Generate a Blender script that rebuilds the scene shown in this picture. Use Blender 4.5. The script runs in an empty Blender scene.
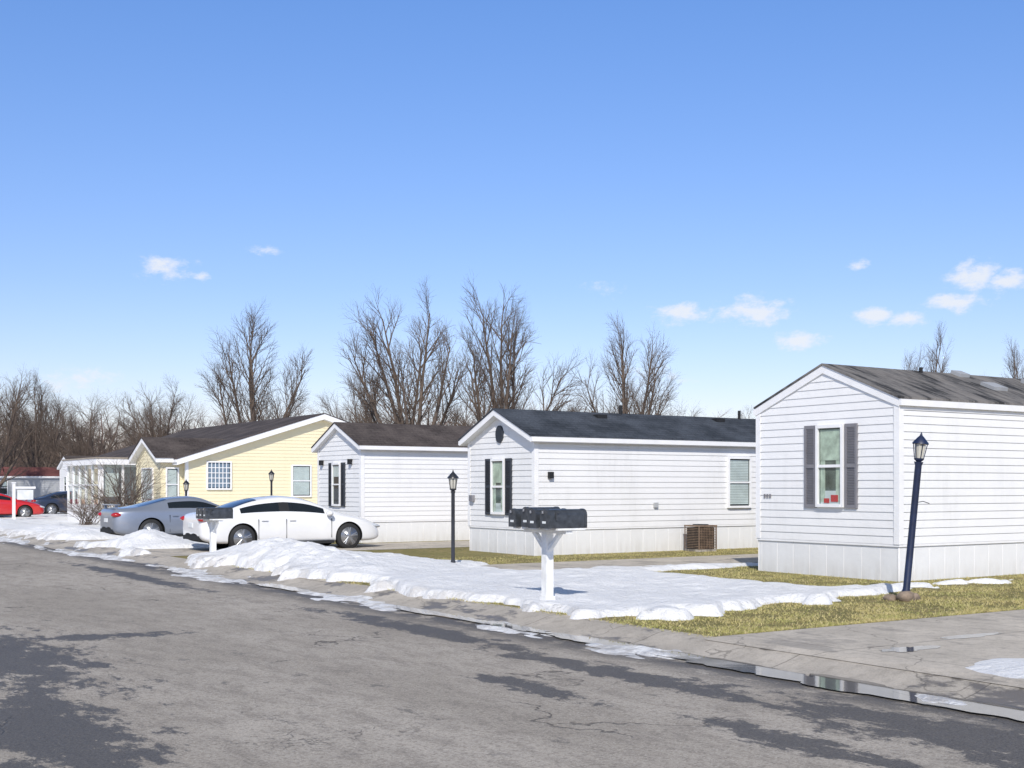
import bpy, math, random, bmesh
from mathutils import Vector, Matrix, noise
R=random.Random(7)
SC=bpy.context.scene
TH=math.radians(33.2); ST,CT=math.sin(TH),math.cos(TH)
SUN_EL=38; SUN_AZ=math.atan2(-0.60,-0.80)   # azimuth measured from +Y towards +X

# ------------------------------------------------------------------ nodes
class G:
    def __init__(s,tree): s.t=tree; s.n=tree.nodes; s.l=tree.links
    def node(s,t,**k):
        n=s.n.new(t)
        for a,b in k.items(): setattr(n,a,b)
        return n
    def put(s,sock,v):
        if v is None: return
        if isinstance(v,bpy.types.NodeSocket): s.l.new(v,sock)
        else:
            if isinstance(v,tuple) and len(v)==3 and sock.type=='RGBA': v=(*v,1)
            sock.default_value=v
    def m(s,op,a,b=None,c=None,clamp=False):
        n=s.node('ShaderNodeMath',operation=op,use_clamp=clamp)
        s.put(n.inputs[0],a); s.put(n.inputs[1],b); s.put(n.inputs[2],c)
        return n.outputs[0]
    def vm(s,op,a,b=None):
        n=s.node('ShaderNodeVectorMath',operation=op)
        s.put(n.inputs[0],a); s.put(n.inputs[1],b)
        return n.outputs['Value'] if op in('LENGTH','DOT_PRODUCT','DISTANCE') else n.outputs[0]
    def noise(s,vec,scale,detail=4,rough=.55,dist=0):
        n=s.node('ShaderNodeTexNoise'); s.put(n.inputs['Vector'],vec)
        n.inputs['Scale'].default_value=scale; n.inputs['Detail'].default_value=detail
        n.inputs['Roughness'].default_value=rough; n.inputs['Distortion'].default_value=dist
        return n.outputs['Fac']
    def noisec(s,vec,scale,detail=3):
        n=s.node('ShaderNodeTexNoise'); s.put(n.inputs['Vector'],vec)
        n.inputs['Scale'].default_value=scale; n.inputs['Detail'].default_value=detail
        return n.outputs['Color']
    def map(s,v,a,b,c=0,d=1,smooth=True):
        n=s.node('ShaderNodeMapRange'); n.interpolation_type='SMOOTHSTEP' if smooth else 'LINEAR'
        s.put(n.inputs[0],v)
        for i,x in enumerate((a,b,c,d)): n.inputs[i+1].default_value=x
        return n.outputs[0]
    def mix(s,f,a,b,mode='MIX'):
        n=s.node('ShaderNodeMix',data_type='RGBA',blend_type=mode)
        s.put(n.inputs[0],f); s.put(n.inputs[6],a); s.put(n.inputs[7],b)
        return n.outputs[2]
    def sep(s,v):
        n=s.node('ShaderNodeSeparateXYZ'); s.put(n.inputs[0],v); return n.outputs
    def comb(s,x,y,z):
        n=s.node('ShaderNodeCombineXYZ'); s.put(n.inputs[0],x); s.put(n.inputs[1],y); s.put(n.inputs[2],z); return n.outputs[0]
    def bump(s,h,strength=.3,dist=.02):
        n=s.node('ShaderNodeBump'); n.inputs['Strength'].default_value=strength; n.inputs['Distance'].default_value=dist
        s.put(n.inputs['Height'],h); return n.outputs[0]
def newmat(name):
    m=bpy.data.materials.new(name); m.use_nodes=True
    g=G(m.node_tree); b=m.node_tree.nodes['Principled BSDF']
    pos=g.node('ShaderNodeNewGeometry').outputs['Position']
    return m,g,b,pos
def simple(name,col,rough=.6,metal=0,var=.12,vs=3,coat=0,bump=0,spec=.5):
    m,g,b,pos=newmat(name)
    n=g.noise(pos,vs,4)
    f=g.map(n,.3,.7,1-var,1+var,False)
    sc=g.node('ShaderNodeVectorMath',operation='SCALE'); sc.inputs[0].default_value=col
    g.put(sc.inputs['Scale'],f)
    g.put(b.inputs['Base Color'],sc.outputs[0])
    b.inputs['Roughness'].default_value=rough; b.inputs['Metallic'].default_value=metal
    b.inputs['Coat Weight'].default_value=coat; b.inputs['Coat Roughness'].default_value=.05
    b.inputs['Specular IOR Level'].default_value=spec
    if bump: g.put(b.inputs['Normal'],g.bump(g.noise(pos,40,4),bump,.01))
    return m

def mat_siding(name,col,dirt=(.72,.72,.70),low=.16):
    m,g,b,pos=newmat(name)
    x,y,z=g.sep(pos)
    n=g.noise(g.comb(g.m('MULTIPLY',x,.6),g.m('MULTIPLY',y,.6),g.m('MULTIPLY',z,.25)),1.6,5)
    n2=g.noise(g.comb(g.m('MULTIPLY',x,4),g.m('MULTIPLY',y,4),g.m('MULTIPLY',z,.5)),2,4)
    f=g.m('MULTIPLY',g.map(n,.42,.75),g.map(n2,.35,.7,.3,1))
    c=g.mix(g.m('MULTIPLY',f,.40),col,tuple(a*d for a,d in zip(col,dirt)))
    lo=g.map(z,.1,.5,low,0)
    c=g.mix(g.m('MULTIPLY',lo,g.map(n2,.3,.7,.2,1)),c,(.42,.38,.33))
    g.put(b.inputs['Base Color'],c); b.inputs['Roughness'].default_value=.5; b.inputs['Specular IOR Level'].default_value=.3
    g.put(b.inputs['Normal'],g.bump(g.noise(pos,5,3),.2,.035))
    return m
def mat_shingle(name,c1,c2,streak=0):
    m,g,b,pos=newmat(name)
    br=g.node('ShaderNodeTexBrick'); g.put(br.inputs['Vector'],pos)
    br.inputs['Scale'].default_value=1; br.inputs['Brick Width'].default_value=.32; br.inputs['Row Height'].default_value=.14
    br.inputs['Mortar Size'].default_value=.010; br.inputs['Color1'].default_value=(*c1,1); br.inputs['Color2'].default_value=(*c2,1)
    br.inputs['Mortar'].default_value=(c1[0]*.35,c1[1]*.35,c1[2]*.35,1)
    n=g.noise(pos,1.2,6); n3=g.noise(pos,24,3)
    c=g.mix(g.map(n,.35,.7,0,.6),br.outputs['Color'],tuple(a*1.8 for a in c2))
    c=g.mix(g.map(n3,.3,.7,0,.5),c,tuple(a*.5 for a in c1))
    if streak:
        x,y,z=g.sep(pos)
        s=g.noise(g.comb(g.m('MULTIPLY',x,4),g.m('MULTIPLY',y,.9),0),1,6,.65)
        c=g.mix(g.m('MULTIPLY',g.map(s,.42,.62),streak),c,(.26,.24,.22))
        c=g.mix(g.m('MULTIPLY',g.map(s,.47,.38),.85),c,(.022,.022,.022))
    g.put(b.inputs['Base Color'],c); b.inputs['Roughness'].default_value=.9; b.inputs['Specular IOR Level'].default_value=.25
    g.put(b.inputs['Normal'],g.bump(br.outputs['Fac'],-.6,.015))
    return m

WHITE=mat_siding('siding_white',(.79,.785,.775))
WHITE2=mat_siding('siding_white_warm',(.77,.765,.755))
YELLOW=mat_siding('siding_yellow',(.79,.705,.48),(.85,.83,.8))
GREYS=mat_siding('siding_grey',(.42,.43,.44))
TRIM=simple('trim_white',(.81,.805,.80),.5,var=.05,spec=.3)
SKIRT=mat_siding('skirt_white',(.76,.76,.755),(.8,.79,.77),.3)
SH_A=mat_shingle('shingle_weathered',(.075,.072,.072),(.12,.115,.11),.6)
SH_B=mat_shingle('shingle_charcoal',(.035,.042,.052),(.06,.068,.082))
SH_C=mat_shingle('shingle_brown',(.06,.048,.045),(.09,.075,.068))
SH_M=mat_shingle('shingle_maroon',(.13,.05,.05),(.18,.07,.06))
SHUT_G=simple('shutter_grey',(.20,.195,.21),.6)
SHUT_D=simple('shutter_dark',(.03,.035,.045),.55)
DARK=simple('dark_void',(.012,.013,.015),.8)
BLACKP=simple('black_paint',(.022,.024,.03),.33,var=.3,vs=8,bump=.1)
MBP=simple('mailbox_plastic',(.045,.05,.058),.35,var=.35,vs=14,bump=.1)
NAVY=simple('post_navy_paint',(.012,.02,.055),.45,var=.3,vs=8,bump=.1)
CURT=simple('curtain_cloth',(.52,.58,.48),.9,var=.3,vs=6)
ROOM=simple('room_inside',(.13,.15,.13),.9,var=.5,vs=3)
BLIND=simple('blind_white',(.70,.72,.72),.7)
RED=simple('red_ornament',(.6,.03,.02),.5)
RUST=simple('ac_rusty_metal',(.20,.14,.10),.7,var=.4,vs=10)
WOODW=simple('post_white_wood',(.77,.77,.755),.7,var=.12,vs=7,bump=.2)
ROCK=simple('rock_brown',(.26,.20,.15),.9,var=.4,vs=9,bump=.6)
CHROME=simple('metal_chrome',(.6,.6,.62),.25,1,var=.05)
VENT=simple('vent_grey',(.34,.35,.36),.6)
TYRE=simple('tyre_rubber',(.02,.02,.021),.8,var=.3)
ALLOY=simple('alloy_wheel',(.38,.39,.41),.3,.8,var=.1)
LAMPG=simple('lamp_glass_frosted',(.55,.53,.46),.25,var=.1)
TAIL=simple('tail_light_red',(.40,.01,.012),.15,coat=1)
HEADL=simple('head_light_clear',(.5,.53,.57),.1,coat=1)
CARGLASS=simple('car_window_glass',(.012,.016,.02),.04,var=.1,spec=.6,coat=.3)
BLOCK=simple('glass_block',(.16,.22,.28),.15)
TAN=simple('porch_roof_tan',(.35,.3,.24),.8)
def glassmat():
    m,g,b,pos=newmat('window_glass')
    out=g.n['Material Output']
    tr=g.node('ShaderNodeBsdfTransparent'); tr.inputs[0].default_value=(.84,.89,.87,1)
    gl=g.node('ShaderNodeBsdfGlossy'); gl.inputs['Roughness'].default_value=.02
    geo=g.node('ShaderNodeNewGeometry')
    cs=g.m('ABSOLUTE',g.vm('DOT_PRODUCT',geo.outputs['Normal'],geo.outputs['Incoming']))
    fr=g.m('ADD',.06,g.m('MULTIPLY',.75,g.m('POWER',g.m('SUBTRACT',1,cs,clamp=True),4)))
    mx=g.node('ShaderNodeMixShader')
    g.put(mx.inputs[0],fr); g.l.new(tr.outputs[0],mx.inputs[1]); g.l.new(gl.outputs[0],mx.inputs[2])
    g.l.new(mx.outputs[0],out.inputs[0]); return m
GLASS=glassmat()
def carpaint(name,col,metal=0):
    return simple(name,col,.35 if not metal else .4,metal,var=.04,vs=2,coat=1)

# ------------------------------------------------------------------ mesh builder
class MB:
    def __init__(s): s.v=[]; s.f=[]; s.m=[]; s.sm=[]; s.mats=[]
    def mi(s,mat):
        if mat not in s.mats: s.mats.append(mat)
        return s.mats.index(mat)
    def add(s,vs,fs,mat,smooth=False):
        o=len(s.v); i=s.mi(mat); s.v.extend([tuple(v) for v in vs])
        for f in fs: s.f.append(tuple(o+k for k in f)); s.m.append(i); s.sm.append(smooth)
    def quad(s,a,b,c,d,mat): s.add([a,b,c,d],[(0,1,2,3)],mat)
    def frame(s,O,A,B,C,mat):
        O,A,B,C=map(Vector,(O,A,B,C))
        vs=[O,O+A,O+A+B,O+B,O+C,O+A+C,O+A+B+C,O+B+C]
        fs=[(0,3,2,1),(4,5,6,7),(0,1,5,4),(1,2,6,5),(2,3,7,6),(3,0,4,7)]
        if A.cross(B).dot(C)<0: fs=[f[::-1] for f in fs]
        s.add(vs,fs,mat)
    def box(s,x0,x1,y0,y1,z0,z1,mat): s.frame((x0,y0,z0),(x1-x0,0,0),(0,y1-y0,0),(0,0,z1-z0),mat)
    def tube(s,pts,rad,n,mat,cap=True,smooth=True):
        vs=[];fs=[]
        pts=[Vector(p) for p in pts]
        for i,p in enumerate(pts):
            d=(pts[min(i+1,len(pts)-1)]-pts[max(i-1,0)]).normalized()
            a=d.cross(Vector((0,0,1)) if abs(d.z)<.9 else Vector((1,0,0))).normalized(); b=d.cross(a)
            for k in range(n):
                t=2*math.pi*k/n; vs.append(p+(a*math.cos(t)+b*math.sin(t))*rad[i])
        for i in range(len(pts)-1):
            for k in range(n):
                k2=(k+1)%n; fs.append((i*n+k,i*n+k2,(i+1)*n+k2,(i+1)*n+k))
        s.add(vs,fs,mat,smooth)
        if cap:
            e=(len(pts)-1)*n
            s.add(vs[:n],[tuple(range(n))],mat); s.add(vs[e:],[tuple(range(n))[::-1]],mat)
    def ell(s,c,r,mat,nu=14,nv=8,rot=None,jit=0):
        vs=[];fs=[]
        for j in range(nv+1):
            ph=math.pi*j/nv
            for i in range(nu):
                t=2*math.pi*i/nu
                p=Vector((r[0]*math.sin(ph)*math.cos(t),r[1]*math.sin(ph)*math.sin(t),r[2]*math.cos(ph)))
                if jit and 0<j<nv: p*=1+jit*noise.noise(p*6+Vector(c))
                if rot: p=rot@p
                vs.append(p+Vector(c))
        for j in range(nv):
            for i in range(nu):
                i2=(i+1)%nu; fs.append((j*nu+i,(j+1)*nu+i,(j+1)*nu+i2,j*nu+i2))
        s.add(vs,fs,mat,True)
    def build(s,name,parent=None,mtx=None):
        me=bpy.data.meshes.new(name); me.from_pydata(s.v,[],s.f)
        for m in s.mats: me.materials.append(m)
        me.polygons.foreach_set('material_index',s.m); me.polygons.foreach_set('use_smooth',s.sm)
        me.update()
        o=bpy.data.objects.new(name,me); SC.collection.objects.link(o)
        if parent: o.parent=parent
        if mtx: o.matrix_local=mtx
        return o
def empty(name,loc=(0,0,0),rot=0):
    e=bpy.data.objects.new(name,None); e.location=loc; e.rotation_euler=(0,0,rot); e.empty_display_size=.3
    SC.collection.objects.link(e); return e
def sstep(a,b,x):
    t=min(1,max(0,(x-a)/(b-a))); return t*t*(3-2*t)

# ------------------------------------------------------------------ ground, road, curb
GZ=.12
ZP=[(8.15,0.006),(8.42,.004),(8.6,.045),(8.8,.105),(8.95,.12)]
def gz(x):
    if x<=8.15: return 0
    for (a,za),(b,zb) in zip(ZP,ZP[1:]):
        if x<=b: return za+(zb-za)*(x-a)/(b-a)
    return GZ
def in_drive(x,y):
    return (4.2<y<9.75 or 18.9<y<21.3 or 27.9<y<31.2 or 34.4<y<37.9) and 8.9<x<34
def snow_h(x,y):
    n=noise.fractal(Vector((x*.45,y*.45,3)),1,2,4)*.5
    n2=noise.fractal(Vector((x*1.7,y*1.7,9)),1,2,3)*.5
    m=.085
    ye=11.35+.13*max(0,x-9.5)+ (.25 if x<9.6 else 0)
    m-=.5*(1-sstep(ye-.5,ye+.5,y+n*1.1+n2*.9))
    b=.0
    b+=sstep(14.0,15.8,x+n*1.5+n2)*sstep(12.8,13.5,y+n)*(1-sstep(17.2,18.4,y))*.35
    b+=sstep(10.9,14.2,x+n*3+n2*2)*sstep(18.0,19,y+n2)*(1-sstep(20.6,21.4,y))*.12
    b+=sstep(12.4,14.4,x+n*3+n2*2)*sstep(19.8,21.0,y+n2)*(1-sstep(28.4,29.6,y))*.26
    b+=sstep(12.0,15.2,x+n*2)*sstep(30.5,31,y)*(1-sstep(34.6,35.5,y))*.2
    b+=sstep(8.8,9.4,x)*sstep(27.4,28.1,y)*(1-sstep(30.9,31.6,y))*.4
    b+=sstep(8.8,9.4,x)*sstep(34.0,34.6,y)*(1-sstep(37.4,38.1,y))*.3
    b+=sstep(17.5,19.5,x+n2)*(1-sstep(12.3,13.4,y))*.3
    m-=b
    def gs(cx,cy,h,sx,sy): return h*math.exp(-((x-cx)/sx)**2-((y-cy)/sy)**2)
    m+=gs(9.9,22.3,.34,.8,1.4)+gs(10.0,24.4,.36,.8,1.2)+gs(10.6,26.2,.26,.9,.8)+gs(9.6,19.6,.14,.6,1.3)+gs(9.5,17.2,.08,.5,1.0)+gs(9.8,14.8,.06,.6,.8)
    m+=gs(9.9,32.8,.30,.7,.8)+gs(9.8,39.6,.30,.8,1.2)+gs(12,33,.2,1.4,.5)+gs(11.2,21.2,.12,1.2,.9)+gs(10,44,.2,.9,2)+gs(10,55,.25,.8,4)
    m-=(1-sstep(8.55,9.05,x+n*.8+n2*.6+.1*math.sin(y*1.3)))*.4
    h=m+n*.13+n2*.06*(1 if m>0 else .6)
    if m>.12:
        k=min(1,(m-.12)/.15); h+=k*(.05*noise.noise(Vector((x*4,y*4,1)))+.05*abs(noise.noise(Vector((x*2.3,y*2.3,4))))+.025*noise.noise(Vector((x*9,y*9,7))))
    return h
def mat_ground():
    m,g,b,pos=newmat('lawn_winter_grass')
    x,y,z=g.sep(pos)
    n1=g.noise(pos,.8,6); n2=g.noise(pos,7,6); n3=g.noise(pos,45,4,.7)
    c=g.mix(g.map(n1,.35,.65),(.27,.24,.085),(.36,.29,.13))
    c=g.mix(g.map(n2,.4,.65),c,(.18,.18,.06))
    c=g.mix(g.map(n3,.3,.75,0,.7),c,(.16,.125,.065))
    far=g.m('MAXIMUM',g.map(y,62,70),g.map(x,30,34))
    far=g.m('MAXIMUM',far,g.map(x,-2,-4))
    sn=g.m('MULTIPLY',far,g.map(g.noise(pos,.12,5),.38,.46))
    c=g.mix(sn,c,(.8,.82,.86))
    g.put(b.inputs['Base Color'],c); b.inputs['Roughness'].default_value=.95; b.inputs['Specular IOR Level'].default_value=.2
    g.put(b.inputs['Normal'],g.bump(g.m('ADD',n3,n2),.6,.04)); return m
mb=MB(); GM=mat_ground()
mb.quad((8.95,-300,GZ),(900,-300,GZ),(900,1200,GZ),(8.95,1200,GZ),GM)
mb.quad((-900,-300,GZ),(-3.1,-300,GZ),(-3.1,1200,GZ),(-900,1200,GZ),GM)
mb.build('ground')

def mat_road():
    m,g,b,pos=newmat('asphalt_aged')
    x,y,z=g.sep(pos)
    st=g.comb(x,g.m('MULTIPLY',y,.35),0)
    n1=g.noise(st,.55,5,.6); n2=g.noise(st,5,7,.7); n3=g.noise(pos,55,3,.85); n4=g.noise(pos,20,5,.75)
    c=g.mix(g.map(n1,.35,.65),(.355,.318,.272),(.46,.415,.36))
    c=g.mix(g.map(n2,.42,.68,0,.7),c,(.25,.222,.192))
    c=g.mix(g.map(n3,.54,.66,0,.6),c,(.66,.61,.53))
    c=g.mix(g.map(n3,.46,.34,0,.7),c,(.12,.107,.093))
    c=g.mix(g.map(n4,.50,.60,0,.5),c,(.18,.16,.14))
    wv=g.vm('ADD',g.comb(x,g.m('MULTIPLY',y,.75),0),g.vm('SCALE',g.noisec(pos,1.3,5),None))
    sc=wv.node.inputs[1].links[0].from_node; sc.inputs['Scale'].default_value=1.5
    vo=g.node('ShaderNodeTexVoronoi',feature='DISTANCE_TO_EDGE'); g.put(vo.inputs['Vector'],wv); vo.inputs['Scale'].default_value=.30
    crm=g.map(g.noise(pos,.6,4),.50,.60)
    cr=g.m('MULTIPLY',g.map(vo.outputs[0],.001,.007,.9,0),crm)
    vo2=g.node('ShaderNodeTexVoronoi',feature='DISTANCE_TO_EDGE'); g.put(vo2.inputs['Vector'],wv); vo2.inputs['Scale'].default_value=1.5
    cr2=g.m('MULTIPLY',g.map(vo2.outputs[0],.002,.016,.6,0),g.map(g.noise(pos,.4,4),.57,.66))
    cr=g.m('MAXIMUM',cr,cr2)
    def el(cx,cy,sx,sy):
        a=g.m('DIVIDE',g.m('SUBTRACT',x,cx),sx); c_=g.m('DIVIDE',g.m('SUBTRACT',y,cy),sy)
        r=g.m('SQRT',g.m('ADD',g.m('MULTIPLY',a,a),g.m('MULTIPLY',c_,c_)))
        return g.m('SUBTRACT',1,r)
    mask=None
    for e in [(2.45,13.2,.95,3.1),(2.0,9.3,.7,2.3),(3.8,14.4,.9,.4),(7.2,5.2,.6,2.7),(7.0,8.8,.3,2.3),(5.9,8.8,.22,1.0),(7.2,13,.3,3.4),(2.5,20,.4,3),(6.9,24,.3,5),(6.1,5.9,.25,1.2)]:
        v=el(*e); mask=v if mask is None else g.m('MAXIMUM',mask,v)
    nz=g.noise(g.comb(x,g.m('MULTIPLY',y,.5),0),3.2,9,.78)
    wet=g.map(g.m('ADD',mask,g.m('MULTIPLY',g.m('SUBTRACT',nz,.5),4.8)),.08,.32)
    wet2=g.m('MULTIPLY',g.map(nz,.57,.63),g.map(g.noise(st,.5,4),.46,.56))
    edge=g.m('MULTIPLY',g.map(x,7.3,7.95),g.map(nz,.38,.5))
    wet=g.m('MAXIMUM',g.m('MAXIMUM',wet,g.m('MULTIPLY',wet2,.7)),edge)
    dk=g.m('MAXIMUM',g.m('MULTIPLY',cr,.8),g.m('MULTIPLY',wet,g.map(n4,.3,.7,.97,.76)))
    c=g.mix(dk,c,g.mix(g.map(n3,.35,.65),(.045,.042,.039),(.12,.11,.10)))
    g.put(b.inputs['Base Color'],c)
    g.put(b.inputs['Roughness'],g.m('SUBTRACT',.95,g.m('MULTIPLY',wet,.38))); b.inputs['Specular IOR Level'].default_value=.25
    h=g.m('SUBTRACT',g.m('ADD',g.m('MULTIPLY',n3,.6),n4),g.m('MULTIPLY',cr,1.5))
    g.put(b.inputs['Normal'],g.bump(h,.6,.018)); return m
mb=MB(); mb.quad((-2.2,-300,0),(8.15,-300,0),(8.15,1200,0),(-2.2,1200,0),mat_road()); mb.build('road')

def mat_conc(name,jx,jy,base=(.40,.375,.34),wetk=.7):
    m,g,b,pos=newmat(name); x,y,z=g.sep(pos)
    n1=g.noise(pos,1.1,6,.62); n2=g.noise(pos,9,6,.65); n3=g.noise(pos,60,4,.7)
    c=g.mix(g.map(n1,.35,.65),base,tuple(a*.78 for a in base))
    c=g.mix(g.map(n2,.45,.7,0,.6),c,tuple(a*.58 for a in base))
    c=g.mix(g.map(n3,.5,.75,0,.5),c,tuple(min(1,a*1.3) for a in base))
    c=g.mix(g.map(n3,.47,.3,0,.5),c,tuple(a*.45 for a in base))
    wet=g.m('MULTIPLY',g.map(g.noise(g.comb(x,g.m('MULTIPLY',y,.4),0),1.8,7,.7),.53,.6),wetk)
    c=g.mix(wet,c,(.14,.125,.11))
    j=None
    for co,p in ((x,jx),(y,jy)):
        if p:
            w=g.m('ADD',co,g.m('MULTIPLY',g.m('SUBTRACT',g.noise(pos,3,3),.5),.03))
            fr=g.m('FRACT',g.m('DIVIDE',w,p)); v=g.map(fr,.0,.018/p*1.5,1,0)
            j=v if j is None else g.m('MAXIMUM',j,v)
    if j is not None: c=g.mix(g.m('MULTIPLY',j,.75),c,(.09,.08,.07))
    vo=g.node('ShaderNodeTexVoronoi',feature='DISTANCE_TO_EDGE'); g.put(vo.inputs['Vector'],g.vm('ADD',pos,g.noisec(pos,1.5,4))); vo.inputs['Scale'].default_value=.35
    c=g.mix(g.map(vo.outputs[0],.001,.005,.5,0),c,(.1,.09,.08))
    g.put(b.inputs['Base Color'],c); g.put(b.inputs['Roughness'],g.m('SUBTRACT',.88,g.m('MULTIPLY',wet,.5))); b.inputs['Specular IOR Level'].default_value=.3
    g.put(b.inputs['Normal'],g.bump(g.m('ADD',n3,g.m('MULTIPLY',n2,.6)),.4,.01)); return m
CURB=mat_conc('concrete_curb',0,2.1,(.49,.445,.385),.9); DRV=mat_conc('concrete_drive',3.1,2.75,(.56,.505,.43),.4)
mb=MB()
ys=[-300,-60,-10]+[k*1.0 for k in range(-9,80)]+[90,140,300,1200]
def strip(mb,prof,mirror=False):
    vs=[];fs=[];n=len(prof)
    for yy in ys:
        for (px,pz) in prof: vs.append((px,yy,pz))
    for i in range(len(ys)-1):
        for k in range(n-1):
            f=(i*n+k,i*n+k+1,(i+1)*n+k+1,(i+1)*n+k); fs.append(f[::-1] if mirror else f)
    mb.add(vs,fs,CURB,True)
strip(mb,ZP); strip(mb,[(-2.2-(a-8.15),z) for a,z in ZP]+[(-3.1,GZ)],True)
mb.build('curb')
mb=MB()
for (a,b_,xe) in [(4.2,9.75,34),(18.9,21.3,34),(27.9,31.2,34),(34.4,37.9,30)]:
    mb.quad((8.78,a,.106),(8.98,a,.125),(8.98,b_,.125),(8.78,b_,.106),DRV)
    mb.quad((8.98,a,.125),(xe,a,.125),(xe,b_,.125),(8.98,b_,.125),DRV)
mb.build('driveway')

# ---- snow sheets
def mat_snow():
    m,g,b,pos=newmat('snow_old'); x,y,z=g.sep(pos)
    n=g.noise(pos,3,6); n2=g.noise(pos,18,5,.7)
    c=g.mix(g.map(n,.4,.7,0,.5),(.85,.85,.85),(.76,.76,.765))
    dirt=g.m('MULTIPLY',g.map(x,9.4,8.5),g.map(g.noise(pos,2.6,7,.7),.42,.60))
    c=g.mix(g.m('MULTIPLY',dirt,.6),c,(.36,.33,.30))
    sp=g.m('MULTIPLY',g.map(g.noise(pos,38,3,.7),.64,.72),.5); c=g.mix(sp,c,(.36,.31,.26))
    g.put(b.inputs['Base Color'],c); b.inputs['Roughness'].default_value=.6
    b.inputs['Specular IOR Level'].default_value=.25
    g.put(b.inputs['Normal'],g.bump(g.m('ADD',g.m('MULTIPLY',n,2),n2),.7,.07)); return m
SNOW=mat_snow()
def sheet(name,x0,x1,y0,y1,step,fn,mat):
    nx=int((x1-x0)/step)+1; ny=int((y1-y0)/step)+1
    vs=[];ok=[]
    for j in range(ny):
        yy=y0+j*step
        for i in range(nx):
            xx=x0+i*step; h=fn(xx,yy); ok.append(h>-.03); vs.append((xx,yy,gz(xx)+max(h,-.06)+.004))
    fs=[]
    for j in range(ny-1):
        for i in range(nx-1):
            a=j*nx+i; q=(a,a+1,a+nx+1,a+nx)
            if any(ok[k] for k in q): fs.append(q)
    used=sorted({k for f in fs for k in f}); mp={k:i for i,k in enumerate(used)}
    mb=MB(); mb.add([vs[k] for k in used],[tuple(mp[k] for k in f) for f in fs],mat,True); return mb.build(name)
sheet('snow',8.45,20,10.5,30,.065,snow_h,SNOW)
sheet('snow',8.45,20,30,42,.12,snow_h,SNOW)
sheet('snow',20,34,10.5,42,.25,snow_h,SNOW)
sheet('snow',8.45,34,42,74,.2,snow_h,SNOW)
def gut(x,y):   # ploughed remains in the gutter
    n=noise.fractal(Vector((x*2.6,y*.8,5)),1,2,5)*.5
    d=abs(x-(8.12+.10*math.sin(y*.5)))
    on=max(math.exp(-((y-23.5)/3.2)**2),math.exp(-((y-31)/3.)**2),math.exp(-((y-42)/6)**2),.9*math.exp(-((y-17)/2.4)**2),.75*math.exp(-((y-12.6)/1.5)**2),.95*math.exp(-((y-9.9)/.7)**2),.8*math.exp(-((y-6.3)/.6)**2), .8*math.exp(-((y-34)/2.)**2))
    return .06*on-.10*d+.11*n-.033
sheet('gutter_snow',7.0,9.0,4.5,55,.055,gut,SNOW)
def dsn(x,y):
    n=noise.fractal(Vector((x*1.2,y*1.2,11)),1,2,4)*.5
    a=max(.06-.05*((x-9.9)/1.0)**2-.05*((y-6.5)/.55)**2, .04-.05*((x-12.8)/.8)**2-.05*((y-7.6)/.3)**2)
    return a+.06*n-.022
sheet('driveway_snow',8.9,15,4.6,9.4,.06,dsn,SNOW)
mb=MB(); WAT,g,b,pos=newmat('meltwater')
b.inputs['Base Color'].default_value=(.12,.115,.11,1); b.inputs['Roughness'].default_value=.05; b.inputs['Specular IOR Level'].default_value=1.0; b.inputs['IOR'].default_value=1.6
g.put(b.inputs['Normal'],g.bump(g.noise(pos,6,2),.02,.01))
def puddle(cx,cy,sx,sy,sd,z):
    n=60; vs=[(cx,cy,z)]
    for k in range(n):
        t=2*math.pi*k/n; r=1+.5*noise.noise(Vector((math.cos(t)*1.6,math.sin(t)*1.6,sd)))+.35*noise.noise(Vector((math.cos(t)*5,math.sin(t)*5,sd)))
        vs.append((cx+sx*r*math.cos(t),cy+sy*r*math.sin(t),z))
    mb.add(vs,[(0,1+k,1+(k+1)%n) for k in range(n)],WAT)
for i,p in enumerate([(8.2,8.8,.22,1.0,1),(8.18,7.2,.28,1.0,2),(8.2,5.5,.25,1.2,3),(8.2,10.9,.2,.9,4),(8.2,12.6,.15,.9,5),(8.2,14.5,.16,1.3,6),(8.2,19.6,.17,1.2,7)]): puddle(*p,z=.0145+.0004*i)
puddle(9.8,7.95,.35,.14,9,.1285); puddle(11.2,8.3,.5,.1,5,.1285)
mb.build('puddle')

# ------------------------------------------------------------------ grass tufts
GB,g,b,pos=newmat('grass_blades')
c=g.mix(g.map(g.noise(pos,1.6,4),.38,.62),(.48,.41,.16),(.33,.33,.095)); c=g.mix(g.map(g.noise(pos,25,2),.4,.7),c,(.62,.52,.28))
g.put(b.inputs['Base Color'],c); b.inputs['Roughness'].default_value=.8
mb=MB(); vs=[];fs=[]
HOMES=[(16.7,13.75,17.05),(16.0,23.5,26.4),(15.6,31.6,34.5)]
tries=0
while len(fs)<75000 and tries<400000:
    tries+=1
    y=9.8+14*R.random()**1.7; x=R.uniform(8.85,24)
    if in_drive(x,y) and not(9.6<y<9.75): continue
    if snow_h(x,y)>.012: continue
    if any(x>hx-.02 and a<y<b_+.02 for hx,a,b_ in HOMES): continue
    if noise.noise(Vector((x*1.3,y*1.3,0)))<-.1 and R.random()<.75: continue
    a=R.uniform(0,6.28); w=R.uniform(.003,.008); h=R.uniform(.008,.035); ln=R.uniform(0,.05); t=a+R.uniform(-1,1)
    o=len(vs); vs+= [(x-w*math.cos(a),y-w*math.sin(a),GZ-.005),(x+w*math.cos(a),y+w*math.sin(a),GZ-.005),(x+ln*math.cos(t),y+ln*math.sin(t),GZ+h)]
    fs.append((o,o+1,o+2))
mb.add(vs,fs,GB); mb.build('grass')

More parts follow.
